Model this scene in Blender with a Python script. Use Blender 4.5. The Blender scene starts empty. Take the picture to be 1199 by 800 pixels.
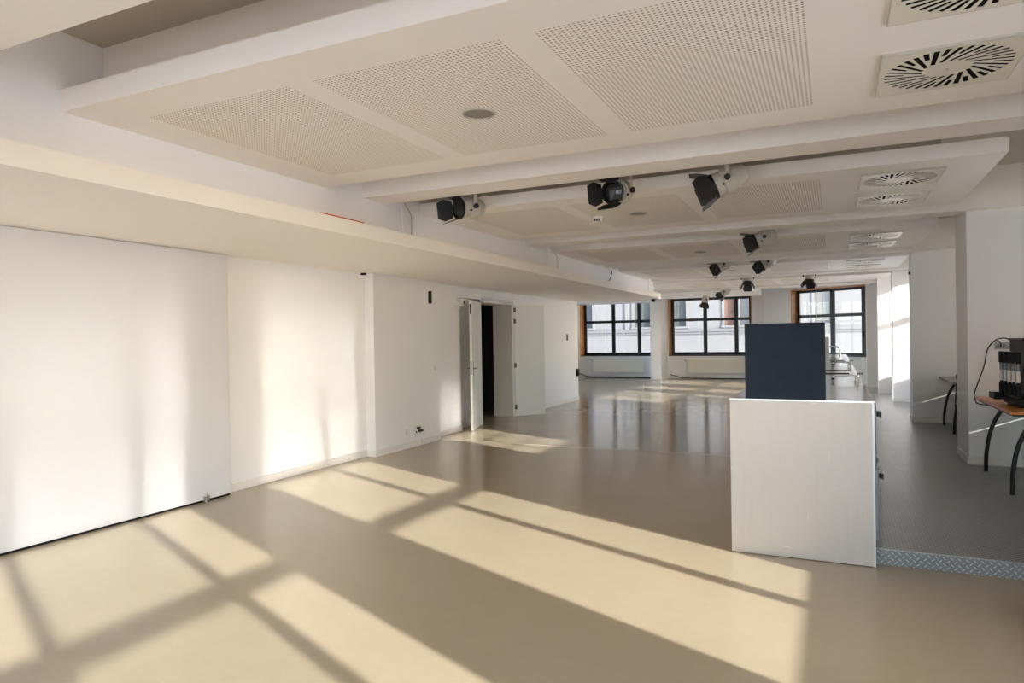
import bpy, bmesh, math, random
from mathutils import Vector, Matrix
random.seed(7)
S = bpy.context.scene
COL = S.collection
PI = math.pi

# ------------------------------------------------------------------ materials
def nodes(name):
    m = bpy.data.materials.new(name); m.use_nodes = True
    nt = m.node_tree
    b = nt.nodes.get('Principled BSDF')
    return m, nt, b

def mk(name, col, rough=.5, metal=0., spec=.5, bump=0., bscale=60., vary=0., vscale=3., coat=0., emit=None):
    m, nt, b = nodes(name)
    b.inputs['Base Color'].default_value = (*col, 1)
    b.inputs['Roughness'].default_value = rough
    b.inputs['Metallic'].default_value = metal
    b.inputs['Specular IOR Level'].default_value = spec
    if coat:
        b.inputs['Coat Weight'].default_value = coat
        b.inputs['Coat Roughness'].default_value = .08
    if bump or vary:
        tc = nt.nodes.new('ShaderNodeTexCoord')
    if bump:
        n = nt.nodes.new('ShaderNodeTexNoise'); n.inputs['Scale'].default_value = bscale; n.inputs['Detail'].default_value = 3
        nt.links.new(tc.outputs['Object'], n.inputs['Vector'])
        bp = nt.nodes.new('ShaderNodeBump'); bp.inputs['Strength'].default_value = bump; bp.inputs['Distance'].default_value = .01
        nt.links.new(n.outputs['Fac'], bp.inputs['Height']); nt.links.new(bp.outputs['Normal'], b.inputs['Normal'])
    if vary:
        n = nt.nodes.new('ShaderNodeTexNoise'); n.inputs['Scale'].default_value = vscale; n.inputs['Detail'].default_value = 4
        nt.links.new(tc.outputs['Object'], n.inputs['Vector'])
        mr = nt.nodes.new('ShaderNodeMapRange'); mr.inputs['From Min'].default_value = .3; mr.inputs['From Max'].default_value = .7
        mr.inputs['To Min'].default_value = 1 - vary; mr.inputs['To Max'].default_value = 1 + vary
        nt.links.new(n.outputs['Fac'], mr.inputs['Value'])
        mx = nt.nodes.new('ShaderNodeVectorMath'); mx.operation = 'SCALE'; mx.inputs[0].default_value = col
        nt.links.new(mr.outputs['Result'], mx.inputs['Scale']); nt.links.new(mx.outputs['Vector'], b.inputs['Base Color'])
    return m

class NT:
    """tiny helper for node maths"""
    def __init__(s, nt): s.nt = nt
    def m(s, op, a, b=None, c=None, clamp=False):
        n = s.nt.nodes.new('ShaderNodeMath'); n.operation = op; n.use_clamp = clamp
        for i, v in enumerate((a, b, c)):
            if v is None: continue
            if isinstance(v, (int, float)): n.inputs[i].default_value = v
            else: s.nt.links.new(v, n.inputs[i])
        return n.outputs[0]
    def xyz(s):
        tc = s.nt.nodes.new('ShaderNodeTexCoord'); sp = s.nt.nodes.new('ShaderNodeSeparateXYZ')
        s.nt.links.new(tc.outputs['Object'], sp.inputs[0]); return tc.outputs['Object'], sp.outputs
    def mixc(s, f, a, b):
        n = s.nt.nodes.new('ShaderNodeMix'); n.data_type = 'RGBA'
        s.nt.links.new(f, n.inputs[0])
        for i, v in ((6, a), (7, b)):
            if isinstance(v, tuple): n.inputs[i].default_value = (*v, 1)
            else: s.nt.links.new(v, n.inputs[i])
        return n.outputs[2]
    def noise(s, vec, scale, detail=3):
        n = s.nt.nodes.new('ShaderNodeTexNoise'); n.inputs['Scale'].default_value = scale; n.inputs['Detail'].default_value = detail
        s.nt.links.new(vec, n.inputs['Vector']); return n.outputs['Fac']
    def bump(s, h, strength, dist, b):
        n = s.nt.nodes.new('ShaderNodeBump'); n.inputs['Strength'].default_value = strength; n.inputs['Distance'].default_value = dist
        s.nt.links.new(h, n.inputs['Height']); s.nt.links.new(n.outputs['Normal'], b.inputs['Normal'])

M = {}
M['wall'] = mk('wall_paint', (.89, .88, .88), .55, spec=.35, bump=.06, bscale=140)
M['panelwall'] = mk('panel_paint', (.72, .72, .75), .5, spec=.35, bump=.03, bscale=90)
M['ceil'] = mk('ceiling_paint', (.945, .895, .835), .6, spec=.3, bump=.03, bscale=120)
M['slab'] = mk('slab_and_gap_shade', (.55, .50, .43), .9, spec=.1)
M['skirt'] = mk('skirting_paint', (.84, .81, .77), .35)
M['white'] = mk('white_plastic', (.85, .84, .81), .35)
M['cream'] = mk('cream_enamel', (.52, .49, .42), .35, vary=.04, vscale=14)
M['black'] = mk('black_metal', (.012, .012, .014), .45)
M['blackp'] = mk('black_plastic', (.010, .011, .014), .5, spec=.2)
M['lens'] = mk('lens_glass', (.02, .022, .03), .06, spec=.9)
M['grille'] = mk('grey_grille', (.30, .285, .26), .6, bump=.3, bscale=600)
M['chrome'] = mk('chrome', (.75, .75, .75), .12, metal=1)
M['satin'] = mk('satin_steel', (.62, .62, .62), .3, metal=1)
M['darksteel'] = mk('dark_steel', (.16, .16, .17), .35, metal=.8)
M['dfsr'] = mk('diffuser_enamel', (.82, .76, .63), .3, spec=.6)
M['dark'] = mk('dark_void', (.012, .012, .012), .8, spec=.1)
M['orange'] = mk('orange_frame_wood', (.68, .27, .05), .4, vary=.15, vscale=6)
M['winframe'] = mk('window_frame_black', (.022, .026, .032), .35)
M['radiator'] = mk('radiator_enamel', (.88, .82, .71), .4)
M['cable'] = mk('cable_sheath', (.60, .54, .44), .5)
M['blackcable'] = mk('black_rubber', (.015, .015, .017), .5)
M['redstrip'] = mk('orange_red_plastic', (.62, .10, .03), .5)
M['corridor'] = mk('corridor_shade', (.05, .05, .052), .8, spec=.1)  # near-black walls: the unlit corridor's darkness is put into the colour
M['label'] = mk('paper_label', (.85, .78, .76), .5)
M['clear'] = mk('tube_grey', (.20, .22, .25), .15)
M['blind'] = mk('blind_fabric', (.62, .61, .59), .8)
M['street'] = mk('street_bounce', (.88, .87, .86), .9, vary=.1)  # near-white ground, raised to bounce sunlight up onto the ceiling
M['facade'] = mk('facade_render', (.165, .16, .156), .8, bump=.1, bscale=20, vary=.03, vscale=.8)
M['facadetrim'] = mk('facade_trim', (.135, .133, .13), .7)
M['shutter'] = mk('facade_shutter', (.07, .075, .078), .6)
M['shuttergreen'] = mk('facade_shutter_weathered', (.075, .078, .07), .7, vary=.25, vscale=2)
M['curtain'] = mk('curtain_peach', (.19, .10, .065), .8)
M['carwhite'] = mk('car_paint_white', (.24, .24, .245), .2, coat=.5)
M['cargrey'] = mk('car_paint_grey', (.19, .19, .20), .2, coat=.5)
M['tyre'] = mk('tyre', (.02, .02, .02), .8)
M['panel'] = mk('board_felt', (.021, .032, .050), .75, spec=.25, bump=.25, bscale=260, vary=.10, vscale=9)
M['drawer'] = mk('drawer_grey', (.30, .32, .36), .35, metal=.5)

def mat_blind():
    m, nt, b = nodes('blind_fabric')
    out = nt.nodes['Material Output']
    b.inputs['Base Color'].default_value = (.7, .69, .66, 1); b.inputs['Roughness'].default_value = .9
    t = nt.nodes.new('ShaderNodeBsdfTranslucent'); t.inputs[0].default_value = (.75, .74, .72, 1)
    mx = nt.nodes.new('ShaderNodeMixShader'); mx.inputs[0].default_value = .35
    nt.links.new(b.outputs[0], mx.inputs[1]); nt.links.new(t.outputs[0], mx.inputs[2]); nt.links.new(mx.outputs[0], out.inputs['Surface']); return m
M['blind'] = mat_blind()

def mat_glass():
    m, nt, b = nodes('window_glass')
    out = nt.nodes['Material Output']; nt.nodes.remove(b)
    t = nt.nodes.new('ShaderNodeBsdfTransparent'); t.inputs[0].default_value = (.96, .97, .97, 1)
    g = nt.nodes.new('ShaderNodeBsdfGlossy'); g.inputs['Roughness'].default_value = .01
    f = nt.nodes.new('ShaderNodeFresnel'); f.inputs[0].default_value = 1.45
    mx = nt.nodes.new('ShaderNodeMixShader')
    nt.links.new(f.outputs[0], mx.inputs[0]); nt.links.new(t.outputs[0], mx.inputs[1]); nt.links.new(g.outputs[0], mx.inputs[2])
    nt.links.new(mx.outputs[0], out.inputs['Surface']); return m
M['glass'] = mat_glass()

def mat_floor():
    m, nt, b = nodes('poured_floor'); h = NT(nt)
    vec, o = h.xyz()
    big = h.noise(vec, 1.3, 5); fine = h.noise(vec, 260, 2); mid = h.noise(vec, 14, 5)
    f = h.m('ADD', h.m('MULTIPLY', big, .5), h.m('ADD', h.m('MULTIPLY', fine, .25), h.m('MULTIPLY', mid, .25)))
    f = h.m('MULTIPLY_ADD', f, 2.2, -.6, clamp=True)
    nt.links.new(h.mixc(f, FLOOR_A, FLOOR_B), b.inputs['Base Color'])
    far = h.m('GREATER_THAN', o[1], 9.16)
    r = h.m('MULTIPLY_ADD', far, -.05, .185)
    r = h.m('ADD', r, h.m('MULTIPLY', h.m('SUBTRACT', big, .5), .06))
    nt.links.new(r, b.inputs['Roughness'])
    b.inputs['IOR'].default_value = 1.42
    w = h.noise(vec, 5, 2)
    h.bump(w, .02, .01, b)
    return m
FLOOR_A, FLOOR_B = (.41, .338, .24), (.46, .385, .276)
M['floor'] = mat_floor()
M['joint'] = mk('joint_strip', (.50, .45, .37), .3)

def mat_perf():
    m, nt, b = nodes('perforated_board'); h = NT(nt)
    vec, o = h.xyz()
    fx = h.m('SUBTRACT', h.m('FRACT', h.m('DIVIDE', o[0], .0217)), .5)
    fy = h.m('SUBTRACT', h.m('FRACT', h.m('DIVIDE', o[1], .0217)), .5)
    d = h.m('SQRT', h.m('ADD', h.m('MULTIPLY', fx, fx), h.m('MULTIPLY', fy, fy)))
    hole = h.m('MULTIPLY_ADD', d, -9, 2.75, clamp=True)
    nt.links.new(h.mixc(hole, (.945, .895, .835), (.42, .33, .23)), b.inputs['Base Color'])
    b.inputs['Roughness'].default_value = .65; b.inputs['Specular IOR Level'].default_value = .2
    return m
M['perf'] = mat_perf()

def mat_plate(name, iu, iv):
    """checker plate: raised lozenges alternating +45 / -45 degrees"""
    m, nt, b = nodes(name); h = NT(nt)
    vec, o = h.xyz(); p = .042
    def loz(off, sgn):
        u = h.m('SUBTRACT', h.m('FRACT', h.m('ADD', h.m('DIVIDE', o[iu], p), off)), .5)
        v = h.m('SUBTRACT', h.m('FRACT', h.m('ADD', h.m('DIVIDE', o[iv], p), off)), .5)
        a = h.m('MULTIPLY', h.m('ADD', u, h.m('MULTIPLY', v, sgn)), .7071)
        c = h.m('MULTIPLY', h.m('SUBTRACT', v, h.m('MULTIPLY', u, sgn)), .7071)
        a = h.m('DIVIDE', a, .36); c = h.m('DIVIDE', c, .105)
        r = h.m('SQRT', h.m('ADD', h.m('MULTIPLY', a, a), h.m('MULTIPLY', c, c)))
        return h.m('MULTIPLY_ADD', r, -2.2, 2.2, clamp=True)
    z = h.m('MAXIMUM', loz(0., 1.), loz(.5, -1.))
    n = h.noise(vec, 3, 5)
    c1 = h.mixc(n, (.19, .21, .235), (.32, .335, .355))
    nt.links.new(h.mixc(h.m('MULTIPLY', z, .9), c1, (.80, .79, .77)), b.inputs['Base Color'])
    b.inputs['Metallic'].default_value = .45; b.inputs['Roughness'].default_value = .36
    h.bump(z, .8, .004, b)
    return m
M['plate_top'] = mat_plate('checker_plate_top', 0, 1)
M['plate_front'] = mat_plate('checker_plate_front', 0, 2)

def mat_steel(name, rough, col, scratch=.5, metal=1.):
    m, nt, b = nodes(name); h = NT(nt)
    vec, o = h.xyz()
    mp = nt.nodes.new('ShaderNodeMapping'); mp.inputs['Scale'].default_value = (3, 3, 160)
    nt.links.new(vec, mp.inputs[0])
    brushed = h.noise(mp.outputs[0], 4, 4)
    blot = h.noise(vec, 3.5, 6)
    mp2 = nt.nodes.new('ShaderNodeMapping'); mp2.inputs['Scale'].default_value = (9, 9, 1.6); mp2.inputs['Rotation'].default_value = (0, .5, 0)
    nt.links.new(vec, mp2.inputs[0])
    sm = h.noise(mp2.outputs[0], 3, 5)
    base = h.mixc(h.m('MULTIPLY_ADD', sm, 2.5, -.8, clamp=True), tuple(c * .975 for c in col), col)
    mp3 = nt.nodes.new('ShaderNodeMapping'); mp3.inputs['Scale'].default_value = (26, 26, 4); mp3.inputs['Rotation'].default_value = (0, .6, 0); nt.links.new(vec, mp3.inputs[0])
    sc1 = h.m('MULTIPLY_ADD', h.noise(mp3.outputs[0], 1.0, 2), 22, -16.3, clamp=True)
    mp4 = nt.nodes.new('ShaderNodeMapping'); mp4.inputs['Scale'].default_value = (7, 7, 46); mp4.inputs['Location'].default_value = (3, 1, 5); nt.links.new(vec, mp4.inputs[0])
    sc2 = h.m('MULTIPLY_ADD', h.noise(mp4.outputs[0], 1.0, 2), 18, -13.2, clamp=True)
    base = h.mixc(h.m('MULTIPLY', h.m('MAXIMUM', sc1, sc2), .5 * scratch * 2), base, (.86, .85, .84))
    grime = h.m('MULTIPLY_ADD', h.noise(mp2.outputs[0], 1.4, 6), 3.2, -1.75, clamp=True)
    base = h.mixc(h.m('MULTIPLY', grime, .35 * scratch), base, (.40, .36, .31))
    nt.links.new(base, b.inputs['Base Color'])
    b.inputs['Metallic'].default_value = metal
    r = h.m('ADD', h.m('MULTIPLY_ADD', blot, .22 * scratch, rough), h.m('MULTIPLY', brushed, .06))
    nt.links.new(r, b.inputs['Roughness'])
    h.bump(brushed, .05, .002, b)
    return m
M['steel'] = mat_steel('brushed_steel_end', .29, (.61, .55, .50), .5, .6)
M['steeltop'] = mat_steel('brushed_steel_top', .10, (.76, .75, .76), .3)

def mat_wood():
    m, nt, b = nodes('orange_desk_wood'); h = NT(nt)
    vec, o = h.xyz()
    mp = nt.nodes.new('ShaderNodeMapping'); mp.inputs['Scale'].default_value = (14, 1.2, 14); nt.links.new(vec, mp.inputs[0])
    g = h.noise(mp.outputs[0], 4, 6)
    nt.links.new(h.mixc(h.m('MULTIPLY_ADD', g, 2, -.5, clamp=True), (.62, .20, .045), (.82, .36, .11)), b.inputs['Base Color'])
    b.inputs['Roughness'].default_value = .3
    return m
M['wood'] = mat_wood()

# ------------------------------------------------------------------ mesh helpers
def box(bm, x0, x1, y0, y1, z0, z1):
    vs = [bm.verts.new((x, y, z)) for x in (x0, x1) for y in (y0, y1) for z in (z0, z1)]
    for f in ((0, 1, 3, 2), (4, 6, 7, 5), (0, 4, 5, 1), (2, 3, 7, 6), (0, 2, 6, 4), (1, 5, 7, 3)):
        bm.faces.new([vs[i] for i in f])
    return vs

def tube(bm, pts, r, n=10, caps=True):
    pts = [Vector(p) for p in pts]; rings = []
    rs = r if isinstance(r, (list, tuple)) else [r] * len(pts)
    up = None
    for i, p in enumerate(pts):
        d = (pts[min(i + 1, len(pts) - 1)] - pts[max(i - 1, 0)]).normalized()
        if up is None:
            up = Vector((0, 0, 1)) if abs(d.z) < .9 else Vector((1, 0, 0))
        a = d.cross(up).normalized(); b2 = a.cross(d).normalized(); up = b2
        rings.append([bm.verts.new(p + rs[i] * (math.cos(2 * PI * k / n) * a + math.sin(2 * PI * k / n) * b2)) for k in range(n)])
    for A, B in zip(rings, rings[1:]):
        for k in range(n):
            bm.faces.new((A[k], A[(k + 1) % n], B[(k + 1) % n], B[k]))
    if caps:
        bm.faces.new(rings[0]); bm.faces.new(rings[-1])

def lathe(bm, prof, n=28, axis='z', c=(0, 0, 0), cap=True):
    """prof: list of (radius, height) along axis"""
    rings = []
    for r, h in prof:
        ring = []
        for k in range(n):
            u, v = r * math.cos(2 * PI * k / n), r * math.sin(2 * PI * k / n)
            p = {'z': (u, v, h), 'y': (u, h, v), 'x': (h, u, v)}[axis]
            ring.append(bm.verts.new(Vector(p) + Vector(c)))
        rings.append(ring)
    for A, B in zip(rings, rings[1:]):
        for k in range(n):
            bm.faces.new((A[k], A[(k + 1) % n], B[(k + 1) % n], B[k]))
    if cap:
        bm.faces.new(rings[0]); bm.faces.new(rings[-1])

def prism(bm, poly, axis, a, b):
    """extrude polygon of (u,v) along axis from a to b; axis y -> (x,z), axis x -> (y,z), axis z -> (x,y)"""
    def P(u, v, w): return {'y': (u, w, v), 'x': (w, u, v), 'z': (u, v, w)}[axis]
    A = [bm.verts.new(P(u, v, a)) for u, v in poly]; B = [bm.verts.new(P(u, v, b)) for u, v in poly]
    bm.faces.new(A); bm.faces.new(B)
    n = len(poly)
    for i in range(n):
        bm.faces.new((A[i], A[(i + 1) % n], B[(i + 1) % n], B[i]))

def smooth_path(pts, k=8):
    """Catmull-Rom"""
    P = [Vector(p) for p in pts]; P = [2 * P[0] - P[1]] + P + [2 * P[-1] - P[-2]]; out = []
    for i in range(1, len(P) - 2):
        for j in range(k):
            t = j / k
            out.append(.5 * ((2 * P[i]) + (P[i + 1] - P[i - 1]) * t + (2 * P[i - 1] - 5 * P[i] + 4 * P[i + 1] - P[i + 2]) * t * t + (3 * P[i] - P[i - 1] - 3 * P[i + 1] + P[i + 2]) * t ** 3))
    out.append(P[-2]); return out

def build(name, fn, mat, parent=None, bevel=0., smooth=False, seg=2):
    bm = bmesh.new(); fn(bm)
    bmesh.ops.recalc_face_normals(bm, faces=bm.faces[:])
    if bevel:
        es = [e for e in bm.edges if len(e.link_faces) == 2 and e.calc_face_angle(0) > .5]
        bmesh.ops.bevel(bm, geom=es, offset=bevel, segments=seg, profile=.5, affect='EDGES', clamp_overlap=True)
    me = bpy.data.meshes.new(name); bm.to_mesh(me); bm.free()
    if smooth:
        for p in me.polygons: p.use_smooth = True
        me.set_sharp_from_angle(angle=math.radians(38))
    me.materials.append(mat)
    o = bpy.data.objects.new(name, me); COL.objects.link(o)
    if parent: o.parent = parent
    return o

def boxes(*bs):
    def fn(bm):
        for b in bs: box(bm, *b)
    return fn

def struct(name, fn, mat, parent=None, bevel=0., label=None, cat=None):
    o = build(name, fn, mat, parent, bevel)
    if not parent:
        o['kind'] = 'structure'
        if label: o['label'] = label
        if cat: o['category'] = cat
    return o

def tag(o, label, cat, group=None):
    o['label'] = label; o['category'] = cat; o['kind'] = 'thing'
    if group: o['group'] = group
    return o

def thing(name, label, cat, loc=(0, 0, 0), rotz=0., group=None):
    o = bpy.data.objects.new(name, None); COL.objects.link(o)
    o.location = loc; o.rotation_euler = (0, 0, rotz); o.empty_display_size = .1
    return tag(o, label, cat, group)

def dup(root, loc, rotz, label, group=None):
    r = root.copy(); COL.objects.link(r); r.location = loc; r.rotation_euler = (0, 0, rotz)
    r['label'] = label
    if group: r['group'] = group
    for ch in list(root.children):
        c = ch.copy(); COL.objects.link(c); c.parent = r
        for g in ch.children:
            d = g.copy(); COL.objects.link(d); d.parent = c
    return r

# ------------------------------------------------------------------ key dimensions (metres)
ZC, ZS = 2.86, 3.31            # underside of the rafts and beams, underside of the slab
XL, XR = -3.9, 1.17            # raft ends
XW = 2.2                       # window wall on the right
YF, YB = -3.0, 25.5            # room ends
PER = 3.66
ZP = .104                      # platform top

# ------------------------------------------------------------------ floor
struct('floor', boxes((-9.4, 2.6, YF - .2, 25.7, -.2, 0)), M['floor'], label='glossy beige poured floor with sun patches', cat='floor')
struct('trim_1', boxes((-5.76, -.69, 9.15, 9.165, -.001, .0012)), M['joint'], label='thin pale joint line across the floor', cat='floor joint')

# ------------------------------------------------------------------ left wall
def wall_left_fn(bm):
    box(bm, -6.2, -5.69, YF, 7.48, 0, 2.47)
    box(bm, -6.2, -5.55, 7.48, 9.13, 0, 2.47)
    box(bm, -6.2, -5.74, 9.13, 10.14, 0, 2.47)
    box(bm, -6.2, -5.95, 10.14, 10.97, 0, 2.47)
    box(bm, -5.95, -5.77, 10.14, 10.97, 2.27, 2.47)
    box(bm, -6.2, -5.79, 10.97, 12.32, 2.25, 2.47)
    box(bm, -6.2, -5.80, 12.32, 16.2, 0, 2.47)
struct('wall_left', wall_left_fn, M['wall'], label='white left wall with pier and door opening', cat='wall')
struct('wall_left_return', boxes((-9.2, -6.2, 16.0, 16.2, 0, ZS)), M['wall'], label='return wall behind the end of the left wall', cat='wall')
LW = ((16.6, 19.4), (19.7, 22.4), (22.7, 25.2))  # unseen windows added to brighten the far end
def wall_lf(bm):
    ys = [16.0] + [v for w in LW for v in w] + [YB + .3]
    for i in range(0, len(ys), 2): box(bm, -9.4, -9.2, ys[i], ys[i + 1], 0, ZS)
    for a, b in LW: box(bm, -9.4, -9.2, a, b, 0, .22); box(bm, -9.4, -9.2, a, b, 3.2, ZS)
struct('wall_left_far', wall_lf, M['wall'], label='far left wall beside the first window', cat='wall')
def base_left(bm):
    for a in ((-5.69, 5.09, 7.48), (-5.55, 7.48, 9.13), (-5.74, 9.13, 10.14), (-5.95, 10.14, 10.97), (-5.80, 12.40, 16.2)):
        box(bm, a[0], a[0] + .014, a[1], a[2], .001, .085)
    box(bm, -5.69, -5.54, 7.466, 7.48, .001, .085)
    box(bm, -5.95, -5.726, 10.14, 10.154, .001, .085)
    box(bm, -5.80, -5.786, 16.2, 16.214, .001, .085)
struct('baseboard_left', base_left, M['skirt'], label='low white baseboard along the left wall', cat='baseboard')

sp = thing('sliding_panel', 'large white sliding wall panel with a small floor bolt, nearest on the left', 'panel', (-5.61, 1.0, 0))
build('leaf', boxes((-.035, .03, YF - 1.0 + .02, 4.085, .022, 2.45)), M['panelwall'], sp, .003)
def bolt(bm):
    box(bm, .03, .052, 3.73, 3.80, .015, .06); lathe(bm, [(.012, .0), (.012, .09)], 12, 'z', (.043, 3.765, 0))
b_ = build('bolt', bolt, M['satin'], sp); b_['label'] = 'small metal floor bolt'
build('bottom_gap_shade', boxes((-.028, .02, YF - 1.0 + .03, 4.08, .002, .022)), M['dark'], sp)  # dark strip standing in for the shade in the gap under the panel
struct('trim_2', boxes((-5.69, -5.62, 7.40, 7.43, 2.43, 2.455)), M['dark'])

# soffit and beam above it
struct('ceiling_soffit', boxes((-6.2, -3.72, YF, 16.3, 2.455, 2.583)), M['ceil'], label='long low soffit along the left wall', cat='ceiling')
struct('wall_left_upper', boxes((-4.4, XL, YF, 16.3, 2.583, ZS)), M['wall'], label='recessed wall band above the soffit', cat='wall')
struct('wall_left_void', boxes((-9.2, -4.4, YF, 16.2, 3.0, ZS)), M['wall'])

# doors ---------------------------------------------------------------
fr = struct('trim_3', lambda bm: (box(bm, -6.2, -5.775, 10.955, 10.985, 0, 2.25), box(bm, -6.2, -5.775, 12.30, 12.335, 0, 2.25), box(bm, -6.2, -5.775, 10.955, 12.335, 2.215, 2.25),
                              box(bm, -5.80, -5.765, 12.335, 12.41, 0, 2.25)), M['skirt'], label='white frame around the double door opening', cat='door frame')
def door_leaf(name, hinge, free, hz, label, nm):
    h, f = Vector((*hinge, 0)), Vector((*free, 0)); d = f - h; L = d.length
    o = bpy.data.objects.new(name, None); COL.objects.link(o); o.location = h; o.rotation_euler = (0, 0, math.atan2(d.y, d.x)); o['kind'] = 'structure'; o['label'] = label; o['category'] = 'door'
    build('leaf', boxes((0.01, L, -.022, .022, .008, 2.215)), M['white'], o, .003)
    def hn(bm):
        for z in hz:
            lathe(bm, [(.011, z - .055), (.011, z + .055)], 10, 'z', (0, 0, 0))
            box(bm, .0, .045, -.026, .026, z - .045, z + .045)
    q = build('hinge', hn, M['darksteel'], o); q['label'] = 'dark steel door hinges'
    return o, L
d1, L1 = door_leaf('door_1', (-5.80, 10.95), (-5.545, 10.16), (), 'narrow white door leaf folded open toward the near side, lever handle', 0)
def handle1(bm):
    for s in (-1, 1):
        box(bm, L1 - .075, L1 - .04, s * .022, s * .027, .93, 1.17)
        tube(bm, [(L1 - .055, s * .025, 1.06), (L1 - .055, s * .07, 1.06), (L1 - .17, s * .07, 1.06)], .009, 10)
    box(bm, L1 - .002, L1 + .002, -.011, .011, .95, 1.18)
build('handle', handle1, M['darksteel'], d1, 0, True)
build('flush_bolt', boxes((L1 - .001, L1 + .0025, -.01, .01, 1.98, 2.15)), M['black'], d1)
door_leaf('door_2', (-5.775, 12.36), (-5.36, 12.93), (.19, 1.02, 1.90, 2.12), 'wide white door leaf standing ajar toward the room on four hinges', 1)
# door closer rail over the opening
def closer(bm):
    box(bm, -5.785, -5.735, 11.0, 11.45, 2.255, 2.30)
    box(bm, -5.785, -5.74, 11.75, 12.30, 2.255, 2.30)
    box(bm, -5.77, -5.75, 11.45, 11.75, 2.265, 2.285)
tag(build('door_closer', closer, M['satin'], None, .003), 'steel door closer rail above the double door opening', 'door closer')
# corridor beyond
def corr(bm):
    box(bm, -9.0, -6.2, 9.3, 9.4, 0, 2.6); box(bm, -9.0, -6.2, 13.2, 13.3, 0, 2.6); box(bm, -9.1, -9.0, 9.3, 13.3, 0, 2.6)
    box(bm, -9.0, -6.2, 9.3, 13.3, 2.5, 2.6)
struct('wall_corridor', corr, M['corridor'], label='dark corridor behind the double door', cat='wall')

# small fittings on the left wall --------------------------------------
def camb(bm):
    box(bm, -5.945, -5.72, 10.03, 10.20, 2.10, 2.115)
    box(bm, -5.80, -5.735, 10.10, 10.19, 2.115, 2.215)
def cam():
    t = thing('door_holder', 'small white bracket with round black magnet beside the folded door leaf', 'door holder', (-5.70, 10.00, 2.17))
    build('bracket', boxes((-.04, .06, -.10, .12, -.055, -.042), (-.02, .06, .02, .10, -.042, .065)), M['white'], t, .003)
    build('magnet', lambda bm: lathe(bm, [(.01, .10), (.038, .105), (.042, .12), (.042, .145)], 20, 'y', (.02, 0, .01)), M['black'], t, 0, True)
cam()
def sounder():
    t = thing('alarm_sounder', 'white wall alarm with a black slot high on the left pier', 'alarm', (-5.55, 8.90, 2.20))
    build('back_plate', lambda bm: lathe(bm, [(.15, -.003), (.15, .006), (.145, .01)], 40, 'x', (0, 0, .02)), M['wall'], t, 0, True)
    build('cover', boxes((.01, .075, -.055, .075, -.105, .095)), M['white'], t, .02, True, 4)
    build('slot', boxes((.01, .07, -.077, -.055, -.10, .09)), M['black'], t, .01)
sounder()
def plate(y, z, x, w, hgt, name, label, cat, dark=None, mat='white', group=None):
    t = thing(name, label, cat, (x, y, z), 0, group)
    build('face_plate', boxes((0, .012, -w / 2, w / 2, -hgt / 2, hgt / 2)), M[mat], t, .003)
    if dark:
        build('insert', dark, M['black'], t, .002)
    else:
        build('insert', boxes((.012, .016, -w * .28, w * .28, -hgt * .3, hgt * .3)), M['skirt'], t, .002)
plate(8.23, .235, -5.55, .075, .075, 'wall_socket', 'blank white socket low on the left pier, nearer the sliding panel', 'socket')
plate(8.51, .225, -5.55, .16, .16, 'wall_socket', 'white socket with black plugs low on the left pier', 'socket',
      lambda bm: (box(bm, .012, .05, -.055, .0, .03, .055), box(bm, .012, .055, -.02, .065, -.02, .012), box(bm, .012, .02, -.075, -.055, -.03, .0)))
plate(8.60, .055, -5.536, .06, .05, 'wall_socket', 'tiny white outlet on the baseboard of the left pier', 'socket')
plate(9.03, 1.12, -5.55, .075, .075, 'light_switch', 'white light switch at mid height on the left pier edge', 'switch')
plate(15.45, 1.565, -5.80, .11, .16, 'wall_controller', 'small white controller with black side on the wall past the doors', 'controller', boxes((.012, .03, -.06, -.02, -.07, .07)))
tag(build('cable_outlet', boxes((-5.80, -5.74, 16.02, 16.12, .60, .78)), M['blackp'], None, .006), 'black outlet box at the far end of the left wall', 'outlet box')

# ------------------------------------------------------------------ ceiling slab, rafts, beams
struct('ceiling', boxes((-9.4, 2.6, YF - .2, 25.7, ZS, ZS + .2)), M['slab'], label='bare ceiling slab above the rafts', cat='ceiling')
nr = 7
for k in range(-2, 5):
    y0 = 2.41 + PER * k
    y1 = y0 + 2.19
    if y0 > 20: continue
    x0 = XL if y0 < 16 else -5.55
    r = struct('ceiling_raft', boxes((x0, XR, y0, y1, ZC, ZC + (.126 if k < 1 else .113))), M['ceil'])
    r['label'] = 'suspended white ceiling raft with perforated fields'; r['category'] = 'ceiling'
    struct('plenum', boxes((x0, .78, y0 + .25, y1 - .1, ZC + (.126 if k < 1 else .113), ZS)), M['ceil'] if k < 1 else M['slab'], r)  # farther plenums use the darker slab colour as painted shade in the slots
    for (a, b) in ((-3.56, -2.51), (-2.355, -1.30), (-1.142, -.088)):
        pl = boxes((a, b, y0 + .29, min(y0 + 1.875, y1 - .1), ZC - .0008, ZC + .01))
        if a >= x0: struct('perforated_panel', pl, M['perf'], r)
for k in range(-2, 5):
    y0 = 5.11 + PER * k
    x0 = XL if y0 < 17 else -5.58
    struct('ceiling_beam', boxes((x0, XW, y0, y0 + .34, ZC, ZS)), M['ceil'], label='white downstand beam between two ceiling rafts', cat='ceiling')

struct('ceiling_raft', boxes((-5.55, -2.15, 20.7, 24.1, ZC, ZC + .2)), M['ceil'], label='last ceiling raft before the middle window', cat='ceiling')
struct('ceiling_raft', boxes((-2.14, .95, 20.3, 22.3, ZC + .11, ZC + .25)), M['ceil'], label='short ceiling raft before the orange framed window', cat='ceiling')
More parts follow.
